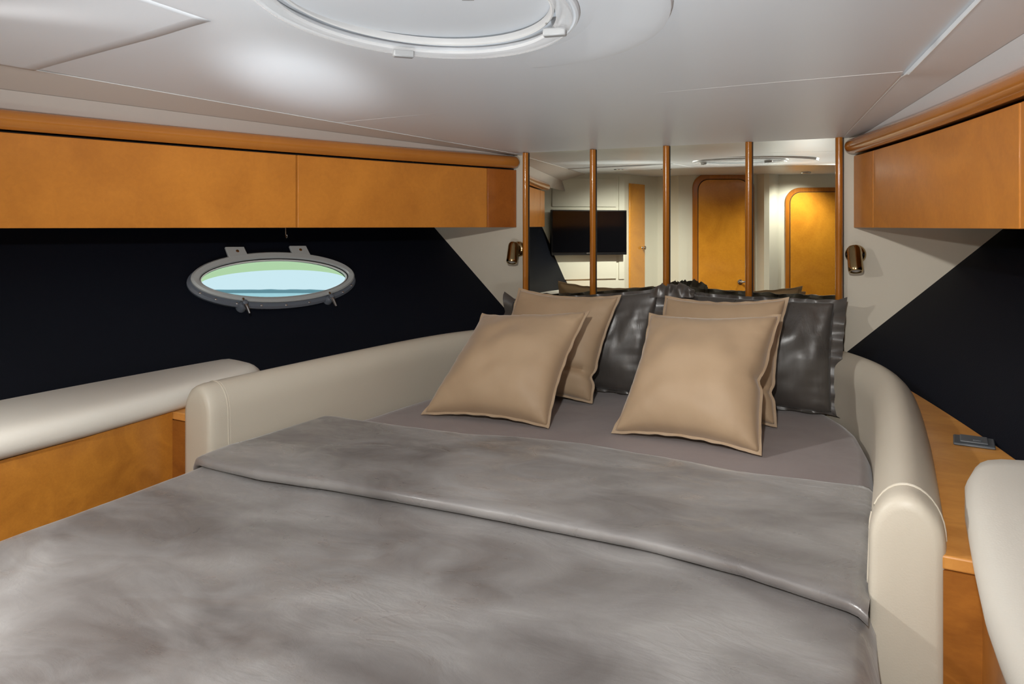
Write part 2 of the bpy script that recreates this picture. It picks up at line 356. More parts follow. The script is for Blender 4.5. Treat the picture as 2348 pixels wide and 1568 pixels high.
# portholes
def lens_curve(A, B, t, e=1.0):
    c, sn = math.cos(t), math.sin(t); return A*math.copysign(abs(c)**1.0, c), B*math.copysign(abs(sn)**e, sn)
def ring(s, prof, n=72):
    """prof: list of (A, B, lift towards the cabin, exponent, dy)"""
    def fn(u, v):
        k = round(v*len(prof)) % len(prof); A, B, h, e, dy = prof[k]
        x, y = lens_curve(A, B, 2*math.pi*u, e); return pf(s, x, y+dy, -h)
    return grid(n, len(prof), fn, True, True)
for s, n in ((-1, 1),):
    win = thing('window_%d' % n, pf(s, 0, -PB, 0), 'oval porthole with grey frame in the %s hull side' % ('port' if s < 0 else 'starboard'), kind='structure')
    mk('outer_ring', *ring(s, [(.325, .110, -.012, 1, -.003), (.330, .116, .010, 1, -.006), (.322, .110, .018, 1, -.006), (.300, .092, .018, 1, 0), (.300, .092, -.012, 1, 0)]), M['port_dark'], win)
    fr = mk('frame', *ring(s, [(.318, .104, .016, 1.05, .003), (.320, .106, .026, 1.05, .003), (.313, .100, .032, 1.05, .003), (.296, .087, .032, 1.1, -.002), (.291, .083, .028, 1.1, -.001), (.291, .083, .016, 1.1, -.001)]), M['port'], win)
    mk('gasket', *ring(s, [(.2915, .0835, .024, 1.1, -.001), (.2915, .0835, .020, 1.1, -.001), (.288, .0805, .020, 1.1, -.001), (.288, .0805, .024, 1.1, -.001)]), M['black'], win)
    mk('bright_bead', *ring(s, [(.288, .0808, .020, 1.1, -.001), (.288, .0808, .012, 1.1, -.001), (.284, .0775, .012, 1.1, -.001), (.284, .0775, .020, 1.1, -.001)]), M['white'], win)
    mk('reveal', *ring(s, [(.302, .0935, -.002, 1, 0), (.305, .096, -.012, 1, 0), (.320, .108, -.012, 1, 0), (.318, .106, -.002, 1, 0)]), M['white'], win)
    N = 48
    def pc(i, A_, B_): x, y = lens_curve(A_, B_, 2*math.pi*i/N, 1.1); return x, y-.001
    mk('pane', *prism([pf(s, *pc(i, .291, .080), -.014) for i in range(N)], [pf(s, *pc(i, .291, .080), -.010) for i in range(N)]), M['glass'], win, smooth=0)
    # green strip painting a reflection along the top of the pane
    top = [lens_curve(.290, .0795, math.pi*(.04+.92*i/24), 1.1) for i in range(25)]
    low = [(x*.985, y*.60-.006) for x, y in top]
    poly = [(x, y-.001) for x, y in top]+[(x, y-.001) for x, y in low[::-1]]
    mk('reflection_strip', *prism([pf(s, x, y, -.009) for x, y in poly], [pf(s, x, y, -.0085) for x, y in poly]), M['tint'], win, smooth=0)
    for x in (-.135, .115):
        y0 = PB*math.sqrt(1-(x/PA)**2)-.016
        h = mk('hinge', *prism([pf(s, x-.036, y0, -.02), pf(s, x+.036, y0, -.02), pf(s, x+.030, y0+.045, -.02), pf(s, x-.040, y0+.045, -.02)], [pf(s, x-.036, y0, -.032), pf(s, x+.036, y0, -.032), pf(s, x+.030, y0+.045, -.030), pf(s, x-.040, y0+.045, -.030)]), M['port'], win, bevel=.002)
        c = pf(s, x, y0+.025, -.030); nn = Vector(pf(s, 0, 0, -1))-Vector(pf(s, 0, 0, 0))
        mk('screw', *lathe([(0, .006), (.002, .006), (.003, .004)], c, nn, 12), M['steel'], h)
    for x in (-.16, .18):
        y0 = -PB*math.sqrt(1-(x/PA)**2)-.004
        nn = Vector(pf(s, 0, 0, -1))-Vector(pf(s, 0, 0, 0))
        l = mk('latch', *lathe([(-.012, .018), (.012, .016), (.020, .009), (.034, .009), (.036, .006)], pf(s, x, y0, -.008), nn, 16), M['port_dark'], win)
        mk('latch_handle', *tube([pf(s, x, y0+.02, -.030), pf(s, x, y0, -.034), pf(s, x+.002, y0-.022, -.038), pf(s, x+.004, y0-.046, -.040)], [.005, .008, .006, .004], 8), M['steel'], l)
    for i in range(9):
        t = math.pi*(1.12+.76*i/8); x, y = lens_curve(.318, .106, t)
        mk('screw', *lathe([(0, .0045), (.0015, .0045), (.0025, .003)], pf(s, x, y-.006, -.017), Vector(pf(s, 0, 0, -1))-Vector(pf(s, 0, 0, 0)), 10), M['steel'], win)

# world outside: the boat rides bow-high, so the sea falls away in cabin axes
def sea(r, d, h=0):
    return (CX+r*CP-d*SP, CY+r*SP+d*CP, -2.3-.0890*d+h)
SL = .0890
vs = [sea(-6000, -2), sea(3000, -2), sea(3000, 3000), sea(-6000, 3000)]
o = mk('water', vs, [(0, 1, 2, 3)], M['water'], smooth=0); tag(o, 'pale turquoise sea outside the porthole', 'water', kind='structure')
pts = [(-1400+8*i) for i in range(260)]
random.seed(3)
poly = []
for r in pts: poly.append(sea(r, 900, 4.2+2.2*noise.noise(Vector((r*.02, 0, 0)))+1.4*noise.noise(Vector((r*.11, 3, 0)))))
vs = [sea(r, 900, -1) for r in pts]+poly; n = len(pts); fs = [(i, i+1, n+i+1, n+i) for i in range(n-1)]
vs += [sea(r, 960, -1) for r in pts]+[sea(r, 950, 4+2*noise.noise(Vector((r*.02, 0, 0)))) for r in pts]
fs += [(n+i, n+i+1, 3*n+i+1, 3*n+i) for i in range(n-1)]+[(2*n+i, 3*n+i, 3*n+i+1, 2*n+i+1) for i in range(n-1)]
o = mk('shoreline', vs, fs, M['shore']); tag(o, 'low blue-grey wooded shore on the far side of the water', 'shore', kind='structure')

# ---------------------------------------------------------------- aft bulkhead (seen in the mirror)
AW = [(1225, 5.93), (1432, 6.15), (1485, 6.50), (1508, 6.54), (1532, 6.50), (1556, 6.42), (1735, 6.40), (1742, 6.33), (1752, 6.26), (1764, 6.24), (1776, 6.28), (1785, 6.35), (1990, 6.22)]
awp = [seen(x, HZ, d) for x, d in AW]
awp[0] = awp[1]+(awp[0]-awp[1])*1.35
awp.append(awp[-1]+(awp[-1]-awp[-2])*2.2)
n = len(awp)
vs = [(p.x, p.y, -1.4) for p in awp]+[(p.x, p.y, .56) for p in awp]
fs = [(i, i+1, n+i+1, n+i) for i in range(n-1)]
wall_aft = mk('wall_aft', vs, fs, M['aft'], smooth=35); tag(wall_aft, 'pale lined aft bulkhead with rounded corners and doors', kind='structure')
def wall_pt(px, seg, py=None, lift=0):
    """point on aft wall segment seg (indices into AW) under mirror pixel (px, py)"""
    p0, p1 = awp[seg], awp[seg+1]
    v0, v1 = reflect(p0), reflect(p1); d = ray(px, HZ); t = (v1-v0); nrm = Vector((t.y, -t.x, 0))
    k = (v0-EYE).dot(nrm)/d.dot(nrm); dd = ray(px, py if py is not None else HZ)
    q = reflect(EYE+dd*k)
    u = (p1-p0).normalized(); nn = Vector((-u.y, u.x, 0))
    if (Vector((0, -1.5, 0))-p0).dot(nn) < 0: nn = -nn
    q += nn*lift; return Vector((q.x, q.y, q.z)), nn, u
def panel(name, seg, x0, x1, y0, y1, th, mat, parent, lift=0, r=0, bevel=.002, z0=None, smooth=40):
    a, nn, u = wall_pt(x0, seg, y0, lift); b, _, _ = wall_pt(x1, seg, y0, lift); c, _, _ = wall_pt((x0+x1)/2, seg, y1, lift)
    zt = wall_pt((x0+x1)/2, seg, y0, lift)[0].z; zb = c.z if z0 is None else z0
    a.z = b.z = 0
    def q(t, z): p = a.lerp(b, t); return (p.x, p.y, z)
    L = (b-a).length
    poly = [q(0, zb), q(1, zb)]
    if r:
        for k in range(9): t = math.pi/2*k/8; poly.append(q(1-(r-r*math.cos(t))/L, zt-r+r*math.sin(t)))
        for k in range(9): t = math.pi/2*(1-k/8); poly.append(q((r-r*math.cos(t))/L, zt-r+r*math.sin(t)))
    else: poly += [q(1, zt), q(0, zt)]
    return mk(name, *prism(poly, tuple(nn*th)), mat, parent, bevel=bevel, smooth=smooth)
# upper and lower liner panels behind the television
for x0, x1, y0, y1 in ((1265, 1412, 409, 474), (1265, 1412, 480, 640)):
    panel('liner_panel', 0, x0, x1, y0, y1, .012, M['aft'], wall_aft)
panel('liner_panel', 0, 1418, 1431, 404, 640, .008, M['aft'], wall_aft)
# narrow locker door on the angled corner
dr = thing('door_1', tuple(wall_pt(1457, 1, HZ)[0]-Vector((0, 0, .75))), 'narrow plain maple locker door with a round knob', kind='structure')
panel('leaf', 1, 1441, 1475, 422, 700, .014, M['wood_door'], dr, lift=.002)
k, nn, u = wall_pt(1469, 1, 568, .016)
mk('knob', *lathe([(0, .012), (.006, .008), (.014, .008), (.02, .016), (.03, .017), (.036, .010)], tuple(k), tuple(nn), 16), M['steel'], dr)
for nme, seg, x0, x1, y0, ins, lab in (('door_2', 5, 1587, 1728, 399, 13, 'tall glossy maple passage door with a rounded frame'), ('door_3', 11, 1800, 1955, 430, 11, 'lower burl maple door with a rounded frame')):
    dr = thing(nme, tuple(wall_pt((x0+x1)/2, seg, HZ)[0]-Vector((0, 0, 1.1))), lab, kind='structure')
    panel('door_frame', seg, x0, x1, y0, 700, .022, M['wood_pole'], dr, r=.12, z0=-1.25, bevel=.006)
    panel('gap', seg, x0+ins-1.5, x1-ins+1.5, y0+ins-1.5, 700, .0235, M['gap'], dr, r=.095, z0=-1.24, bevel=0)
    panel('leaf', seg, x0+ins, x1-ins, y0+ins, 700, .028, M['wood_door'], dr, r=.09, z0=-1.235, bevel=.003)
    if nme == 'door_2':
        k, nn, u = wall_pt(1695, seg, 646, .028); k2, _, _ = wall_pt(1712, seg, 642, .028)
        mk('door_handle', *join(tube([tuple(k), tuple(k+nn*.04), tuple(k+nn*.048+(k2-k)*.4), tuple(k2+nn*.045)], [.009, .009, .009, .007], 10), lathe([(0, .024), (.006, .022), (.008, .012)], tuple(k), tuple(nn), 18)), M['steel'], dr)

# television on the aft bulkhead
a, nn, u = wall_pt(1257, 0, 482); tv = thing('television', tuple(wall_pt(1342, 0, 584, .02)[0]), 'flat black television mounted on the pale aft bulkhead', 'television')
panel('mount', 0, 1315, 1372, 505, 560, .05, M['black'], tv)
panel('bezel', 0, 1257, 1428, 482, 584, .035, M['black'], tv, lift=.045, bevel=.004)
panel('screen', 0, 1259.5, 1425.5, 484.5, 577, .002, M['screen'], tv, lift=.083, bevel=0)
panel('logo_bar', 0, 1336, 1350, 578.2, 581, .0015, M['steel'], tv, lift=.083, bevel=0)

# recessed downlights in the deckhead, plus an added fill lamp fitted alike
for px, py, lw, tgt, cone, lab in ((1420, 386, 1.9, (1.05, -.95, EZ-.45), 60, 'lit recessed downlight above the television'), (1527, 385.5, 2.3, None, 140, 'recessed downlight above the narrow locker door'), (1848, 394, .7, None, 125, 'recessed downlight above the lower burl door'), (None, 0, LAMP_FILL/LAMP_DOWN, (-.30, -.3, EZ-.20), 100, 'added fill light in a downlight fitting above the seat, grey socket side')):
    if px:
        d = 5.4
        for k in range(20):
            p = seen(px, py, d); d *= ceil_z(-p.y, p.x)/p.z
    else: p = Vector((.80, -3.10, 0))
    z = ceil_z(-p.y, p.x)
    dl = thing('downlight', (p.x, p.y, z-.01), lab, 'light', 'recessed downlights in the deckhead')
    mk('trim_ring', *lathe([(0, .020), (0, .036), (.004, .040), (.010, .040), (.010, .02)], (p.x, p.y, z-.012), (0, 0, 1), 28), M['steel'], dl)
    mk('lens', *lathe([(0, .026), (.006, .026)], (p.x, p.y, z-.0105), (0, 0, 1), 24), M['lit'], dl)
    lamp('downlight_lamp', 'SPOT', (p.x, p.y, z-.03+EZ), LAMP_DOWN*lw, (1, .985, .95), .03, aim=tgt or (p.x-.25, p.y-.45, 0.4), spot=cone, blend=.9)

# ---------------------------------------------------------------- deck hatch
hz = ceil_z(1.765, .085)
hatch = thing('deck_hatch', (HC.x, HC.y, hz-.02), 'round white deck hatch with clear rim set in the deckhead', 'hatch')
def hring(prof, n=96):
    def fn(u, v):
        k = round(v*len(prof)) % len(prof); q, h = prof[k]; t = 2*math.pi*u
        x, y = HC.x+HRX*q*math.cos(t), HC.y+HRY*q*math.sin(t)
        return (x, y, ceil_z(-y, x)+h)
    return grid(n, len(prof), fn, True, True)
mk('rim', *hring([(1.0, .004), (1.0, -.004), (.99, -.008), (.975, -.009), (.965, -.006), (.90, -.003), (.89, .004)]), M['ceil'], hatch)
mk('well', *hring([(.90, -.002), (.895, .05), (.91, .05), (.915, -.002)]), M['ceil'], hatch)
mk('clear_ring', *hring([(.955, -.011), (.95, -.016), (.935, -.017), (.86, -.012), (.85, -.007), (.87, -.0065), (.93, -.0115)]), M['acrylic'], hatch)
vs, fs = grid(64, 14, lambda u, v: (HC.x+HRX*.90*v*math.cos(2*math.pi*u), HC.y+HRY*.90*v*math.sin(2*math.pi*u), ceil_z(1.765, .085)+.014-.004*v*v), True, False)
mk('lid', vs, fs, M['ceil'], hatch)
mk('lid_ridge', *hring([(.84, .016), (.838, .004), (.825, .002), (.815, .004), (.813, .016)]), M['white'], hatch)
# round moulded surround, proud on the starboard side
SR = .44
def sur(u, v):
    t = 2*math.pi*u; q = lerp(.98, 1, v) if v > .5 else lerp(.62, .98, v*2)
    r = SR*q; x, y = HC.x+r*math.cos(t), HC.y+r*1.1*math.sin(t); w_ = max(0, math.cos(t-.12))**.8
    return (x, y, ceil_z(-y, x)+.002-(.016*w_*sst(q, .62, .97) if v <= .5 else .016*w_*(1-(v-.5)*2)))
vs, fs = grid(96, 31, lambda u, v: sur(u, v), True, False)
mk('surround', vs, fs, M['ceil'], hatch, smooth=30)
for px, py, ang in ((925, 104, .35), (1272, 52, -.25)):
    p = at_ceil(px, py)
    R_ = Matrix.Rotation(PSI+ang, 4, 'Z')
    def bb(x0, x1, y0, y1, z0, z1):
        v, f = box(x0, x1, y0, y1, z0, z1); return [tuple(p+(R_ @ Vector(q))) for q in v], f
    l = mk('latch', *bb(-.022, .022, -.009, .009, -.026, -.010), M['grey_plastic'], hatch, bevel=.003)
    mk('latch_lever', *tube([tuple(p+(R_ @ Vector(q))) for q in ((-.02, .004, -.014), (-.01, .014, -.012), (.012, .016, -.012), (.02, .006, -.014))], .0035, 8), M['steel'], l)
for px, py in ((940, 0), (1072, 6)):
    p = at_ceil(px, py)
    zz = ceil_z(1.765, .085)+.012
    R_ = Matrix.Rotation(PSI, 4, 'Z')
    q = [tuple(Vector((p.x, p.y, zz))+(R_ @ Vector(c))) for c in ((-.011, -.02, 0), (.011, -.02, 0), (.011, .02, 0), (-.011, .02, 0))]
    l = mk('hinge_plate', *prism(q, (0, 0, -.004)), M['grey_plastic'], hatch, bevel=.001)
    mk('screw', *lathe([(0, .006), (.003, .005)], (p.x, p.y, zz-.004), (0, 0, -1), 12), M['port_dark'], l)

# ---------------------------------------------------------------- mirror wall with battens
BX = [1206, 1360, 1528, 1717, 1924]
bp = [at_mirror(x, HZ) for x in BX]
wm = thing('wall_mirror', (bp[2].x, bp[2].y, -.60), 'wide wall mirror in four panels divided by round maple battens', 'mirror')
for i in range(4):
    a, b_ = bp[i]+MU*.001, bp[i+1]-MU*.001
    q = [(a.x, a.y, -.60), (b_.x, b_.y, -.60), (b_.x, b_.y, .3125), (a.x, a.y, .3125)]
    mk('mirror_panel', *prism(q, tuple(-MN*.006)), M['mirror'], wm, smooth=0)
a, b_ = bp[0]-MN*.008, bp[4]-MN*.008
mk('backing', *prism([(bp[0].x, bp[0].y+.008, -.6), (bp[4].x, bp[4].y+.008, -.6), (bp[4].x, -.001, -.6), (bp[0].x, -.001, -.6)], (0, 0, .911)), M['bulk'], wm, smooth=0)
for p in bp:
    c = p+MN*.002
    def prof(t): return c+MU*(.0125*math.cos(t))+MN*(.016*math.sin(t))
    ring_ = [prof(math.pi*k/12) for k in range(13)]
    ring_ = [c+MU*.0125-MN*.001]+ring_[1:-1]+[c-MU*.0125-MN*.001]
    mk('batten', *prism([(q.x, q.y, -.60) for q in ring_], (0, 0, .911)), M['wood_pole'], wm, smooth=50)
    for sd in (1,):
        g = c+MU*.0140
        mk('gap_strip', *prism([(g.x-.0012, g.y, -.6), (g.x+.0012, g.y, -.6), (g.x+.0012, g.y-.002, -.6), (g.x-.0012, g.y-.002, -.6)], (0, 0, .911)), M['gap'], wm, smooth=0)

# ---------------------------------------------------------------- overhead cabinets
def strip(s, a0, a1, z0, z1, x_in, th, n=14):
    """curved slab following the cabinet face: x = cab(a)+x_in .. +th outboard"""
    A = [lerp(a0, a1, i/n) for i in range(n+1)]
    inner = [(s*(cab(a)+x_in), -a, z0) for a in A]; outer = [(s*(cab(a)+x_in+th), -a, z0) for a in A[::-1]]
    return prism(inner+outer, (0, 0, z1-z0))
for s, doors, lab in ((-1, [(.003, .150, 1), (.155, .966, 0), (.973, 1.84, 0), (1.847, 2.02, 0)], 'long maple overhead locker above the oval porthole'),
                      (1, [(.003, .177, 0), (.1805, 1.070, 0), (1.077, 1.85, 0), (1.857, 2.02, 0)], 'maple overhead locker above the brass lamp and grey socket')):
    oc = thing('overhead_cabinet', (s*(cab(1.)+.1), -1.0, -.006), lab, 'cabinet')
    mk('body', *strip(s, .002, 2.02, -.003, .250, .014, .24), M['gap'], oc, smooth=30)
    mk('bottom_panel', *strip(s, .002, 2.02, -.0055, -.0035, .002, .30), M['wood'], oc, smooth=30)
    for a0, a1, dk in doors:
        d = mk('door' if not dk and a1-a0 > .2 else 'end_panel', *strip(s, a0, a1, -.006, .2455, 0, .014), M['wood_dark'] if dk else M['wood'], oc, smooth=30, bevel=.0015)
    path = [(s*(cab(a)-.012), -a, .2775) for a in [.03+2.0*i/40 for i in range(41)]]
    p0 = Vector(path[0]); t0 = (p0-Vector(path[1])).normalized()
    head = [tuple(p0+t0*.026*math.sin(k*math.pi/2/6)) for k in range(6, 0, -1)]
    rr = [max(.002, .0262*math.cos(k*math.pi/2/6)) for k in range(6, 0, -1)]
    mk('rail', *tube(head+path, rr+[.0262]*len(path), 22), M['wood_rail'], oc)
    mk('rail_backing', *strip(s, .01, 2.02, .256, .300, .006, .06), M['wood_rail'], oc, smooth=30)
    if s < 0:
        # small wire hook that holds the porthole open
        hp_ = at_d(655, 522, 2.72)
        mk('hook', *tube([(hp_.x, hp_.y, -.004), (hp_.x, hp_.y, -.030), (hp_.x+.001, hp_.y, -.040), (hp_.x+.005, hp_.y-.001, -.0445), (hp_.x+.0095, hp_.y-.002, -.041), (hp_.x+.010, hp_.y-.002, -.033)], .0017, 8), M['steel'], oc)

# ---------------------------------------------------------------- reading lamps
def reading_lamp(cx, cz, lab, tilt):
    t = thing('reading_lamp', (cx, 0, cz), lab, 'lamp', 'brass reading lamps on the forward bulkhead')
    y0 = -.0005
    mk('flange', *lathe([(0, .034), (.004, .034), (.010, .030), (.016, .022), (.018, .012)], (cx, y0, cz), (0, -1, 0), 28), M['brass'], t)
    for sx in (-1, 1):
        mk('screw', *lathe([(0, .0042), (.003, .0042), (.004, .003)], (cx+sx*.0265, y0-.009, cz), (0, -1, 0), 10), M['gap'], t)
    mk('knuckle', *lathe([(0, .012), (.010, .012), (.014, .018), (.024, .024), (.036, .024), (.046, .018), (.050, .008)], (cx, y0-.014, cz+.004), (0, -1, 0), 24), M['brass'], t)
    ax = Vector(tilt).normalized(); o_ = Vector((cx, y0-.052, cz+.004))-ax*.006
    sh = mk('shade', *lathe([(-.020, .010), (-.019, .018), (-.012, .0225), (.0, .0235), (.060, .0245), (.066, .0245), (.072, .022), (.0725, .018), (.066, .0175)], tuple(o_), tuple(ax), 28), M['brass'], t)
    mk('bulb_lens', *lathe([(.066, .0178), (.070, .012), (.0715, .004)], tuple(o_), tuple(ax), 20), M['lens'], sh)
pR = at_y(1962, 583, 0); pL = at_y(1190, 571, 0)
reading_lamp(pR.x, pR.z, 'small brass reading lamp on the grey socket side of the mirror', (.10, -.42, -1))
reading_lamp(pL.x, pL.z, 'small brass reading lamp on the porthole side of the mirror', (.10, -.42, -1))

BPATH = [(.0, .585), (.05, .630), (.12, .680), (.22, .735), (.34, .778), (.5, .810), (.7, .826), (1.0, .840), (1.25, .846), (1.445, .850)]
BT, BW = -.432, .056
def bol_c(a): return smooth_interp(a, BPATH, .06)
# ---------------------------------------------------------------- side lockers, shelves
def lock_x(a): return bol_c(a)+.03 if a < 1.4995 else interp(a, [(1.50, .952), (1.75, .955), (1.95, .975), (2.2, 1.02), (2.6, 1.10), (3.0, 1.18), (3.4, 1.22), (3.9, 1.24)])
for s in (-1, 1):
    lk = thing('side_locker', (s*1.0, -1.6, -1.40), 'maple side locker and shelf under the %s' % ('oval porthole' if s < 0 else 'grey socket'), 'locker')
    vs, fs = grid(60, 2, lambda u, v: (s*hull_x(3.9*u, shelf_z(3.9*u)-.03), -3.9*u, lerp(shelf_z(3.9*u)-.03, -1.40, v)))
    mk('lower_liner', vs, fs, M['gap'], lk)  # unseen lower hull liner, added to keep outside light from leaking in
    A = [.02+.06*i for i in range(25)]+[1.499]
    A = [a for a in A if hull_b(a) > lock_x(a)+.008]
    top = [(s*(hull_b(a)-.004), -a, shelf_z(a)) for a in A]+[(s*(lock_x(a)), -a, shelf_z(a)) for a in A[::-1]]
    mk('shelf', *prism(top, (0, 0, -.022)), M['wood_shelf'], lk, smooth=0, bevel=.003)
    A = [1.50+.05*i for i in range(46)]
    top = [(s*(hull_b(a)-.004), -a, shelf_z(a)-.001) for a in A]+[(s*(lock_x(a)+.020), -a, shelf_z(a)-.001) for a in A[::-1]]
    mk('locker_top', *prism(top, (0, 0, -.022)), M['wood_shelf'], lk, smooth=0)
    A2 = [a for a in A]
    front = [(s*lock_x(a), -a, shelf_z(a)) for a in A2]; vs, fs = [], []
    vs = front+[(x, y, -1.40) for x, y, z in front]+[(x+s*.02, y, z) for x, y, z in front]+[(x+s*.02, y, -1.40) for x, y, z in front]; n = len(front)
    fs = [(i, i+1, n+i+1, n+i) for i in range(n-1)]+[(2*n+i, 3*n+i, 3*n+i+1, 2*n+i+1) for i in range(n-1)]
    mk('front_panel', vs, fs, M['locker'] if s < 0 else M['dark_wood'], lk, smooth=30)
    mk('end_panel', *box(*(sorted((s*.900, s*.9535))), -1.5005, -1.490, -1.40, shelf_z(1.5)-.023), M['dark_wood'], lk, smooth=0)

# grey socket cover let into the starboard shelf
sp = at_z(2233, 1027, shelf_z(1.12)); a_ = -sp.y; sp.z = shelf_z(a_)
so = thing('power_socket', tuple(sp), 'slate grey hinged socket cover on the maple shelf', 'socket')
ang = math.radians(-2)
def sq(w_, l_, h0, h1, bev, n, mat, par, dx=0, dy=0):
    c, sn = math.cos(ang), math.sin(ang)
    q = []
    for x, y in ((-w_, -l_), (w_, -l_), (w_, l_), (-w_, l_)):
        X, Y = (x+dx)*c-(y+dy)*sn, (x+dx)*sn+(y+dy)*c; q.append((sp.x+X, sp.y+Y, shelf_z(-(sp.y+Y))+h0))
    return mk(n, *prism(q, (0, 0, h1-h0)), mat, par, bevel=bev, seg=3)
sq(.040, .034, .0005, .006, .003, 'plate', M['socket'], so)
fl = sq(.027, .025, .0065, .0105, .002, 'flap', M['socket'], so, dx=.0, dy=.0)
sq(.008, .003, .0105, .0125, .001, 'finger_tab', M['socket'], fl, dx=.006, dy=-.014)

# seat cushions on the lockers
def cush_in(a): return interp(a, [(1.12, 1.035), (1.15, .99), (1.20, .957), (1.28, .940), (1.40, .934), (1.6, .936), (1.75, .940), (1.95, .962), (2.2, 1.007), (2.7, 1.10)])
for s in (-1, 1):
    A = [1.12, 1.13, 1.15, 1.17, 1.20, 1.24, 1.28, 1.34, 1.40]+[1.45+.07*i for i in range(19)]
    # explicit cross-sections (top edge, soft roll, flat base)
    prof = []
    vs = []; m_ = 0
    for a in A:
        xi, xo = cush_in(a), hull_b(a)-.012; zb = shelf_z(a)+.002
        ek = .45+.55*sst(a, 1.11, 1.20)
        sec = [(.012, 0), (.003, .010), (0, .022), (0, .034), (.004, .046), (.012, .056), (.024, .063), (.045, .068), (.09, .072)]
        pts_ = [(xi+dx, zb+dz*ek) for dx, dz in sec]
        wmid = lerp(xi+.09, xo, .5) if xo > xi+.1 else xo
        pts_ = [(min(x, xo-.001*k), z) for k, (x, z) in enumerate(pts_[::1])]
        pts_ += [(max(pts_[-1][0], wmid), zb+.073*ek), (xo, zb+.068*ek), (xo, zb)]
        m_ = len(pts_)
        vs += [(s*x, -a, z) for x, z in pts_]
    fs = []
    for i in range(len(A)-1):
        for j in range(m_):
            k = (j+1) % m_; fs.append((i*m_+j, (i+1)*m_+j, (i+1)*m_+k, i*m_+k))
    fs += [tuple(range(m_)), tuple(range((len(A)-1)*m_, len(A)*m_))[::-1]]
    c = mk('seat_cushion', vs, fs, M['cushion'], smooth=55)
    tag(c, 'ivory leather seat cushion on the %s' % ('locker under the oval porthole' if s < 0 else 'locker next to the grey socket'), 'cushion')

# ---------------------------------------------------------------- padded bolsters round the bed
def bol_sec(s, a, zlow, k=1.0, top=BT, n=18):
    h = 1e-3; tx = bol_c(a+h)-bol_c(a-h); t = Vector((tx, 2*h)).normalized(); nx, na = t.y, -t.x
    out = []
    c = bol_c(a)
    pr = [(-BW, zlow), (-BW-.004, (zlow+top)/2-.02), (-BW, top-.085)]
    for i in range(n+1):
        th = math.pi-math.pi*i/n; pr.append((BW*k*math.cos(th), top-.082+.082*k*math.sin(th)))
    pr += [(BW, zlow)]
    for w_, z in pr: out.append((s*(c+nx*w_), -(a+na*w_), z))
    return out
for s in (-1, 1):
    bo = thing('bed_bolster', (s*.84, -.8, -.80), 'cream leather bolster along the %s' % ('porthole side of the bed' if s < 0 else 'grey socket side of the bed'), 'bolster')
    A = [.045+.02*i for i in range(10)]+[.26+.04*i for i in range(30)]+[1.443]
    secs = [bol_sec(s, a, -.78) for a in A]; m_ = len(secs[0])
    vs = [p for q in secs for p in q]
    fs = [(i*m_+j, (i+1)*m_+j, (i+1)*m_+j+1, i*m_+j+1) for i in range(len(A)-1) for j in range(m_-1)]
    fs += [tuple(range(m_)), tuple(range((len(A)-1)*m_, len(A)*m_))]
    mk('pad', vs, fs, M['leather'], bo, smooth=50)
    # rounded end pad
    E = [(1.4445, 1.0, 0), (1.47, 1.0, 0), (1.487, .975, -.002), (1.496, .93, -.006), (1.501, .86, -.012), (1.503, .70, -.025), (1.503, .3, -.05)]
    secs = [bol_sec(s, 1.445, -1.05) for _ in E]
    vs = []
    cx_ = bol_c(1.445)
    for (a, k, dz), sec in zip(E, secs):
        for x, y, z in sec:
            vs.append((s*(cx_+(abs(x)-cx_)*k), -a, BT-.082+(z-(BT-.082))*k+0 if z > BT-.082 else z))
    fs = [(i*m_+j, (i+1)*m_+j, (i+1)*m_+j+1, i*m_+j+1) for i in range(len(E)-1) for j in range(m_-1)]
    fs += [tuple(range((len(E)-1)*m_, len(E)*m_))]
    mk('end_pad', vs, fs, M['leather'], bo, smooth=60)
    sec = bol_sec(s, 1.444, -.78, 1.004)
    mk('piping', *tube(sec, .0017, 8), M['leather'], bo)
    sec = bol_sec(s, 1.4365, -.78, 1.0)
    mk('stitch_seam', *tube(sec, .0009, 6), M['leather'], bo)

# ---------------------------------------------------------------- bed
MZ = -.645
def bed_r(a): return interp(a, [(0, .50), (.05, .565), (.12, .620), (.22, .675), (.34, .720), (.5, .752), (.7, .768), (1.0, .782), (1.45, .792), (1.7, .80), (2.0, .78), (2.2, .72), (2.35, .60), (2.43, .46), (2.47, .30)])
def bed_l(a): return interp(a, [(0, .50), (.05, .565), (.12, .620), (.22, .675), (.34, .720), (.5, .752), (.7, .768), (1.0, .782), (1.45, .792), (1.6, .765), (2.05, .742), (2.2, .70), (2.35, .60), (2.43, .46), (2.47, .30)])
def wr(x, y, amp, seed=0, sc=1.0):
    """soft wrinkles"""
    p = Vector((x*3.2*sc+seed, y*4.0*sc, seed*.37))
    v = noise.noise(p)*.8
    q = Vector((x*5*sc+y*3.5*sc+seed, (y-x*.6)*14*sc, seed)); v += (.5-abs(noise.noise(q)))*.55
    q = Vector(((x*.5+y)*26*sc, (x-y*.4)*9*sc, seed+4)); v += (.3-abs(noise.noise(q)))*.22
    return amp*v
bed = thing('bed', (0, -1.2, -1.40), 'island double berth made up with a taupe sheet', 'bed')
A = [.03+.03*i for i in range(80)]+[2.44, 2.455]
NX = 70
def edge_drop(e, r=.045): return -r*(1-math.sqrt(max(0, 1-(1-min(1, e/r))**2)))
def bed_pt(a, t, z0, amp, seed, grow=0, r=.045):
    L_, R_ = bed_l(a)+grow, bed_r(a)+grow; x = lerp(-L_, R_, t)
    e = min(x+L_, R_-x, 2.49+grow-a)
    return (x, -a, z0+edge_drop(e, r)+wr(x, -a, amp, seed)*min(1, e/.1))
rows = [[bed_pt(a, j/NX, MZ, .0035, 1.0) for j in range(NX+1)] for a in A]
vs = [p for r_ in rows for p in r_]; m_ = NX+1
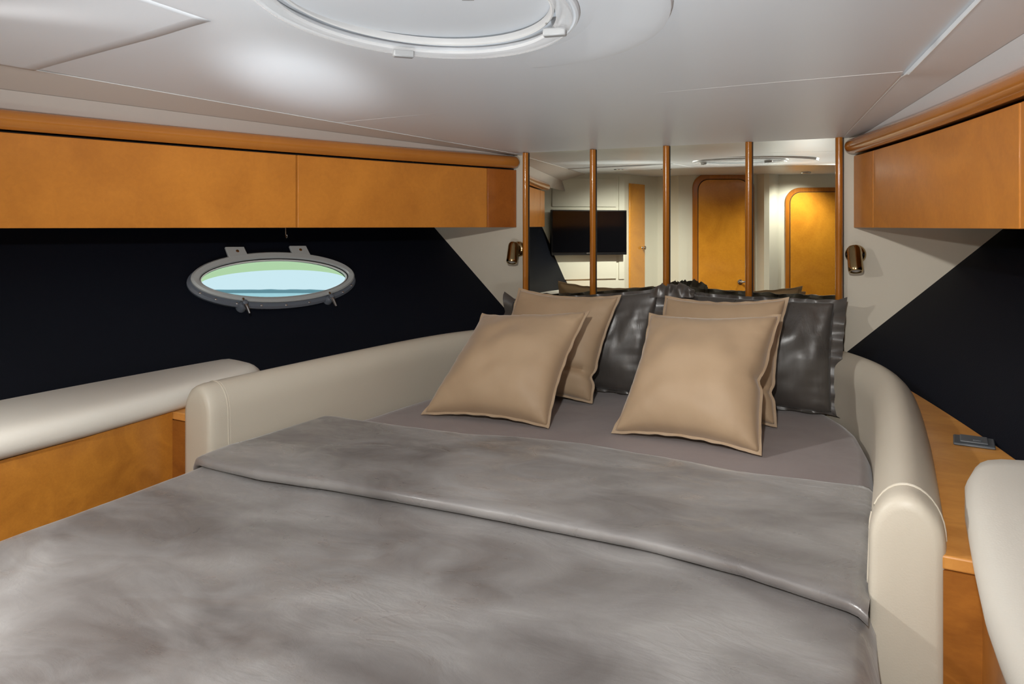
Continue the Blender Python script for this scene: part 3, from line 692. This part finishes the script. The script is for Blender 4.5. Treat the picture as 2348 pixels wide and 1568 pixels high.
fs = [(i*m_+j, (i+1)*m_+j, (i+1)*m_+j+1, i*m_+j+1) for i in range(len(A)-1) for j in range(NX)]
# skirt
per = [i*m_ for i in range(len(A))]+[(len(A)-1)*m_+j for j in range(1, m_)]+[i*m_+NX for i in range(len(A)-2, -1, -1)]+[j for j in range(NX-1, 0, -1)]
k = len(vs); vs += [(vs[i][0], vs[i][1], -.84) for i in per]
fs += [(per[i], per[(i+1) % len(per)], k+(i+1) % len(per), k+i) for i in range(len(per))]
mk('mattress', vs, fs, M['sheet'], bed, smooth=60)
poly = [(-bed_l(a)+.02, -a, -1.40) for a in A]+[(bed_r(a)-.02, -a, -1.40) for a in A[::-1]]
mk('base', *prism(poly, (0, 0, .559)), M['wood'], bed, smooth=0)

# duvet: the body, and the top turned back over it
DZ = -.621
dv = thing('duvet', (0, -1.7, MZ), 'taupe satin duvet turned back across the bed', 'duvet')
def top_edge(x): return interp(x, [(-.80, 1.05), (-.739, 1.035), (-.5, 1.015), (-.286, .995), (-.047, .925), (.1, .915), (.245, .92), (.48, .945), (.707, .915), (.80, .90)])
def fold_edge(x): return interp(x, [(-.80, 1.555), (-.728, 1.568), (-.528, 1.568), (-.35, 1.54), (-.168, 1.52), (.153, 1.498), (.429, 1.489), (.594, 1.505), (.79, 1.55)])
A = [1.10+.018*i for i in range(75)]+[2.44, 2.46, 2.475, 2.49]
NX = 110; G = .012
rows = []
for a in A:
    L_, R_ = bed_l(a)+G, bed_r(a)+G
    if a > 2.40: L_ += .0; R_ += .0
    row = []
    for j in range(-7, NX+8):
        if j < 0:
            ph = (-j)/7; row.append((-L_-.010*math.sin(ph*1.5)-.006*noise.noise(Vector((a*9, j, 2))), -a, DZ-.04-.20*ph if a > 1.46 else DZ-.035-.03*ph))
        elif j > NX:
            ph = (j-NX)/7; row.append((R_+.010*math.sin(ph*1.5)+(.022*ph*sst(a, 1.5, 1.62))+.006*noise.noise(Vector((a*9, j, 5))), -a, DZ-.04-.20*ph if a > 1.46 else DZ-.035-.03*ph))
        else:
            t = j/NX; x = lerp(-L_, R_, t); e = min(x+L_, R_-x, 2.50-a)
            z = DZ+edge_drop(e, .045)+wr(x, -a, .0050, 7.3)*min(1, e/.08)+.006*sst(a, 1.62, 1.5)*0
            row.append((x, -a, z))
    rows.append(row)
m_ = len(rows[0]); vs = [p for r_ in rows for p in r_]
fs = [(i*m_+j, (i+1)*m_+j, (i+1)*m_+j+1, i*m_+j+1) for i in range(len(A)-1) for j in range(m_-1)]
k = len(vs); last = (len(A)-1)*m_
vs += [(vs[last+j][0]*1.0, vs[last+j][1]-.015, DZ-.24) for j in range(m_)]
fs += [(last+j, k+j, k+j+1, last+j+1) for j in range(m_-1)]
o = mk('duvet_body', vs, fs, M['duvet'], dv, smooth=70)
# turned-back layer, closed with a rolled front edge
NX, NY = 110, 44
rows = []
for j in range(NX+1):
    t = j/NX
    x = lerp(-.795, .797, t)
    a0, a1 = top_edge(x)+.006*noise.noise(Vector((x*7, 0, 9))), fold_edge(x)
    col = []
    def lim(x, a):
        return max(-bed_l(a)-.006, min(bed_r(a)+.004, x))
    prof = [(a0+.0, -.012), (a0-.004, -.006), (a0, .001)]
    for i in range(1, NY):
        a = lerp(a0, a1, i/NY); lift = .020*sst(i/NY, 0, .12)+.004*sst(i/NY, .6, .95); prof.append((a, lift))
    for q in range(1, 8):
        th = math.pi/2*(1-q/3.5); prof.append((a1+.011*math.cos(th), .012+.012*math.sin(th)))
    prof.append((a1-.03, .0))
    for i, (a, h) in enumerate(prof):
        xx = lim(x, a); e = min(xx+bed_l(a)+.006, bed_r(a)+.004-xx)
        e = max(e, 0)
        corner = .018*sst(-xx, .60, .74)*sst(a, 1.3, 1.55)
        col.append((xx-.035*sst(-xx, .70, .78)*sst(a, 1.42, 1.56)*0, -a, DZ+.003+h+edge_drop(e, .03)*.7+wr(xx, -a, .0042, 3.1)*min(1, e/.06)*(1 if 2 < i < NY+3 else .6)))
    rows.append(col)
m_ = len(rows[0]); vs = [p for r_ in rows for p in r_]
fs = [(i*m_+j, (i+1)*m_+j, (i+1)*m_+j+1, i*m_+j+1) for i in range(NX) for j in range(m_-1)]
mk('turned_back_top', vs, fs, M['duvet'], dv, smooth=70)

# ---------------------------------------------------------------- pillows
def pillow(name, corners, th, mat, edge_mat, label, cat, group, flange=.007, pinch=.10, amp=.006, dents=(), creases=(), seed=0, wave=.002, exp=.42, back=.8, ruffle=0, sag=0):
    """corners: bottom-left, bottom-right, top-right, top-left in cabin coordinates"""
    bl, br, tr_, tl = [Vector(c) for c in corners]
    nrm = ((br-bl).cross(tl-bl)).normalized()
    if nrm.y > 0: nrm = -nrm                  # towards the cabin
    cen = (bl+br+tr_+tl)/4
    low = min(c.z for c in (bl, br))
    t = thing(name, (cen.x, (bl.y+br.y)/2, low), label, cat, group)
    def base(u, v):
        uu = u*(1-pinch*(1-v*v)*abs(u)**1.0); vv = v*(1-pinch*(1-u*u)*abs(v)**1.0)
        for du, dv0, dep, wd in dents:            # pinched spots along a side edge
            if du*u > 0: uu -= du*dep*abs(u)**6*math.exp(-((v-dv0)/wd)**2)
        p = bl.lerp(br, (uu+1)/2).lerp(tl.lerp(tr_, (uu+1)/2), (vv+1)/2); return p
    N = 37
    W_ = (br-bl).length/2; H_ = (tl-bl).length/2
    def bulge(u, v):
        return (max(0, (1-u*u))*max(0, (1-v*v)))**exp
    def surf(side):
        def fn(i, j):
            u, v = lerp(-1, 1, i), lerp(-1, 1, j)
            u, v = math.sin(u*math.pi/2)*.35+u*.65, math.sin(v*math.pi/2)*.35+v*.65
            p = base(u, v); b_ = bulge(u, v)
            f = 1-.22*sst(v, -.2, 1)*(1 if side > 0 else .6)       # fuller towards the bottom
            d = th*b_*f*(1 if side > 0 else back)
            rim = 1-max(abs(u), abs(v))
            wv = 0
            if rim < .35:
                k = (1-rim/.35)*min(1, rim*12)
                s_ = u if abs(v) > abs(u) else v
                wv = k*.0035*math.sin(s_*31+seed*3)*(.5+noise.noise(Vector((s_*4, seed, side))))
            d += side*0+amp*noise.noise(Vector((u*2.6+seed, v*2.6, side*2)))*b_*2.0+wv
            for v0, dep, u0 in creases:
                d -= dep*sst(u, u0-.25, u0+.25)*math.exp(-((v-v0-.08*math.sin(u*2.2))/.055)**2)*b_**.3 if side > 0 else 0
            if ruffle: d += b_**.5*ruffle*(noise.noise(Vector((u*7+seed, v*1.6, 3)))*1.0+.6*(.5-abs(noise.noise(Vector((u*13+v*3, v*3, seed))))))
            q = p+nrm*(side*d); q.z -= sag*b_*.0
            if q.z < low+.002 and v < 0: q.z = max(q.z, low+.002-.5*0)
            return tuple(q)
        return fn
    f1, f2 = grid(N, N, surf(1)), grid(N, N, surf(-1))
    o = mk('cover', *join(f1, f2), mat, t, smooth=75)
    bm = bmesh.new(); bm.from_mesh(o.data); bmesh.ops.remove_doubles(bm, verts=bm.verts, dist=.0004); bmesh.ops.recalc_face_normals(bm, faces=bm.faces); bm.to_mesh(o.data); bm.free()
    # flange
    n = 4*44; vs = []
    for i in range(n):
        k = i/44; e = int(k); f = k-e
        u, v = [(lerp(-1, 1, f), -1), (1, lerp(-1, 1, f)), (lerp(1, -1, f), 1), (-1, lerp(1, -1, f))][e]
        p = base(u, v); c = (bl+br+tr_+tl)/4
        eu = (br-bl).normalized(); ev = (tl-bl).normalized()
        cr = min(1, min(f, 1-f)*9)
        if e in (0, 2): dv_ = ev*(1 if e == 2 else -1)+eu*((1-cr)*(1 if u > 0 else -1))
        else: dv_ = eu*(1 if e == 1 else -1)+ev*((1-cr)*(1 if v > 0 else -1))
        fl_ = flange
        if isinstance(flange, tuple): fl_ = flange[0] if e in (1, 3) else flange[1]
        wob = wave*(math.sin(i*.9+seed)+1.6*noise.noise(Vector((i*.21, seed, 0))))
        wob2 = wave*.8*noise.noise(Vector((i*.35, seed+7, 0)))
        q1 = p-dv_*.004; q2 = p+dv_*(fl_*.5+wob2*.5)+nrm*wob*.7; q3 = p+dv_*(fl_+wob2)+nrm*wob*1.3
        for q in (q1+nrm*.0025, q2+nrm*.002, q3+nrm*.0012, q3-nrm*.0012, q2-nrm*.002, q1-nrm*.0025):
            z_ = q.z
            if z_ < low-.004 : q = q+Vector((0, -(low-.004-z_)*.8, low-.004-z_))
            vs.append(tuple(q))
    fs = [(i*6+j, ((i+1) % n)*6+j, ((i+1) % n)*6+(j+1) % 6, i*6+(j+1) % 6) for i in range(n) for j in range(6)]
    fg = mk('flange', vs, fs, edge_mat, t, smooth=50)
    # stitched seam between cover and flange
    return t
PB_ = MZ+.012
def quad(blp, brp, trp, tlp, Yt, zb=PB_):
    b0, b1 = at_z(*blp, zb) if blp else None, at_z(*brp, zb)
    t0, t1 = at_y(*tlp, Yt), at_y(*trp, Yt)
    return b0, b1, t1, t0
q = quad((972, 948), (1255, 978), (1346, 716), (1108, 722), -.50)
pillow('throw_pillow', q, .108, M['beige'], M['beige_edge'], 'champagne square cushion leaning in front, on the porthole side of the bed', 'pillow', 'champagne throw pillows', seed=1)
q = quad((1408, 990), (1742, 1040), (1786, 724), (1492, 722), -.46)
pillow('throw_pillow', q, .108, M['beige'], M['beige_edge'], 'champagne square cushion leaning in front, on the grey socket side of the bed', 'pillow', 'champagne throw pillows', seed=2, dents=((1, .0, .07, .10),))
b1 = at_z(1356, 922, PB_); b0 = b1+Vector((-.46, -.03, 0)); q = (b0, b1, at_y(1420, 680, -.265), at_y(1192, 664, -.265))
pillow('throw_pillow', q, .088, M['beige'], M['beige_edge'], 'champagne square cushion tucked behind the front one, on the porthole side', 'pillow', 'champagne throw pillows', seed=3, dents=((1, -.55, .06, .08),), creases=((-.55, .035, .3),))
b1 = at_z(1778, 976, PB_); b0 = b1+Vector((-.46, 0, 0)); q = (b0, b1, at_y(1804, 686, -.265), at_y(1528, 682, -.265))
pillow('throw_pillow', q, .088, M['beige'], M['beige_edge'], 'champagne square cushion tucked behind the front one, on the grey socket side', 'pillow', 'champagne throw pillows', seed=4, dents=((1, -.5, .05, .08),), creases=((-.5, .03, .5),))
# satin shams standing against the mirror
b1 = at_z(1920, 940, PB_); q = (Vector((.045, -.165, PB_)), Vector((b1.x-.01, -.150, PB_)), at_y(1915, 694, -.105), at_y(1548, 672, -.125))
pillow('pillow_sham', q, .075, M['sham'], M['sham'], 'charcoal satin pillow against the mirror, on the grey socket side', 'pillow', 'charcoal satin shams', flange=(.036, .010), pinch=.03, seed=5, wave=.006, exp=.42, ruffle=.010, back=.4)
q = (Vector((-.60, -.200, PB_)), Vector((-.02, -.185, PB_)), at_y(1512, 668, -.145), at_y(1172, 690, -.165))
pillow('pillow_sham', q, .075, M['sham'], M['sham'], 'charcoal satin pillow against the mirror, on the porthole side', 'pillow', 'charcoal satin shams', flange=(.036, .010), pinch=.03, seed=6, wave=.006, exp=.42, ruffle=.010, back=.4)
# crumpled satin hem bunched where the two shams meet
sl = [o for o in bpy.data.objects if o.name.startswith('pillow_sham')][-1]
P0, P1 = at_y(1492, 668, -.15), at_y(1592, 668, -.15)
def hem(u, v):
    p = P0.lerp(P1, u); h = .030*math.sin(math.pi*min(1, max(0, u)))**.5*(.75+.9*abs(noise.noise(Vector((u*6.5, 2.2, 0)))))
    if v < .5: w_ = v*2; side = -1
    else: w_ = (1-v)*2; side = 1
    f = .016*noise.noise(Vector((u*9, w_*1.5, 1)))*w_+.010*math.sin(u*26)*w_
    return (p.x+.008*noise.noise(Vector((u*12, w_*2, 5)))*w_, p.y+f+side*(.004+.010*(1-w_)), p.z-.022+(h+.022)*w_+.006*noise.noise(Vector((u*14, 0, 3)))*w_)
mk('bunched_hem', *grid(60, 21, hem), M['sham'], sl, smooth=60)
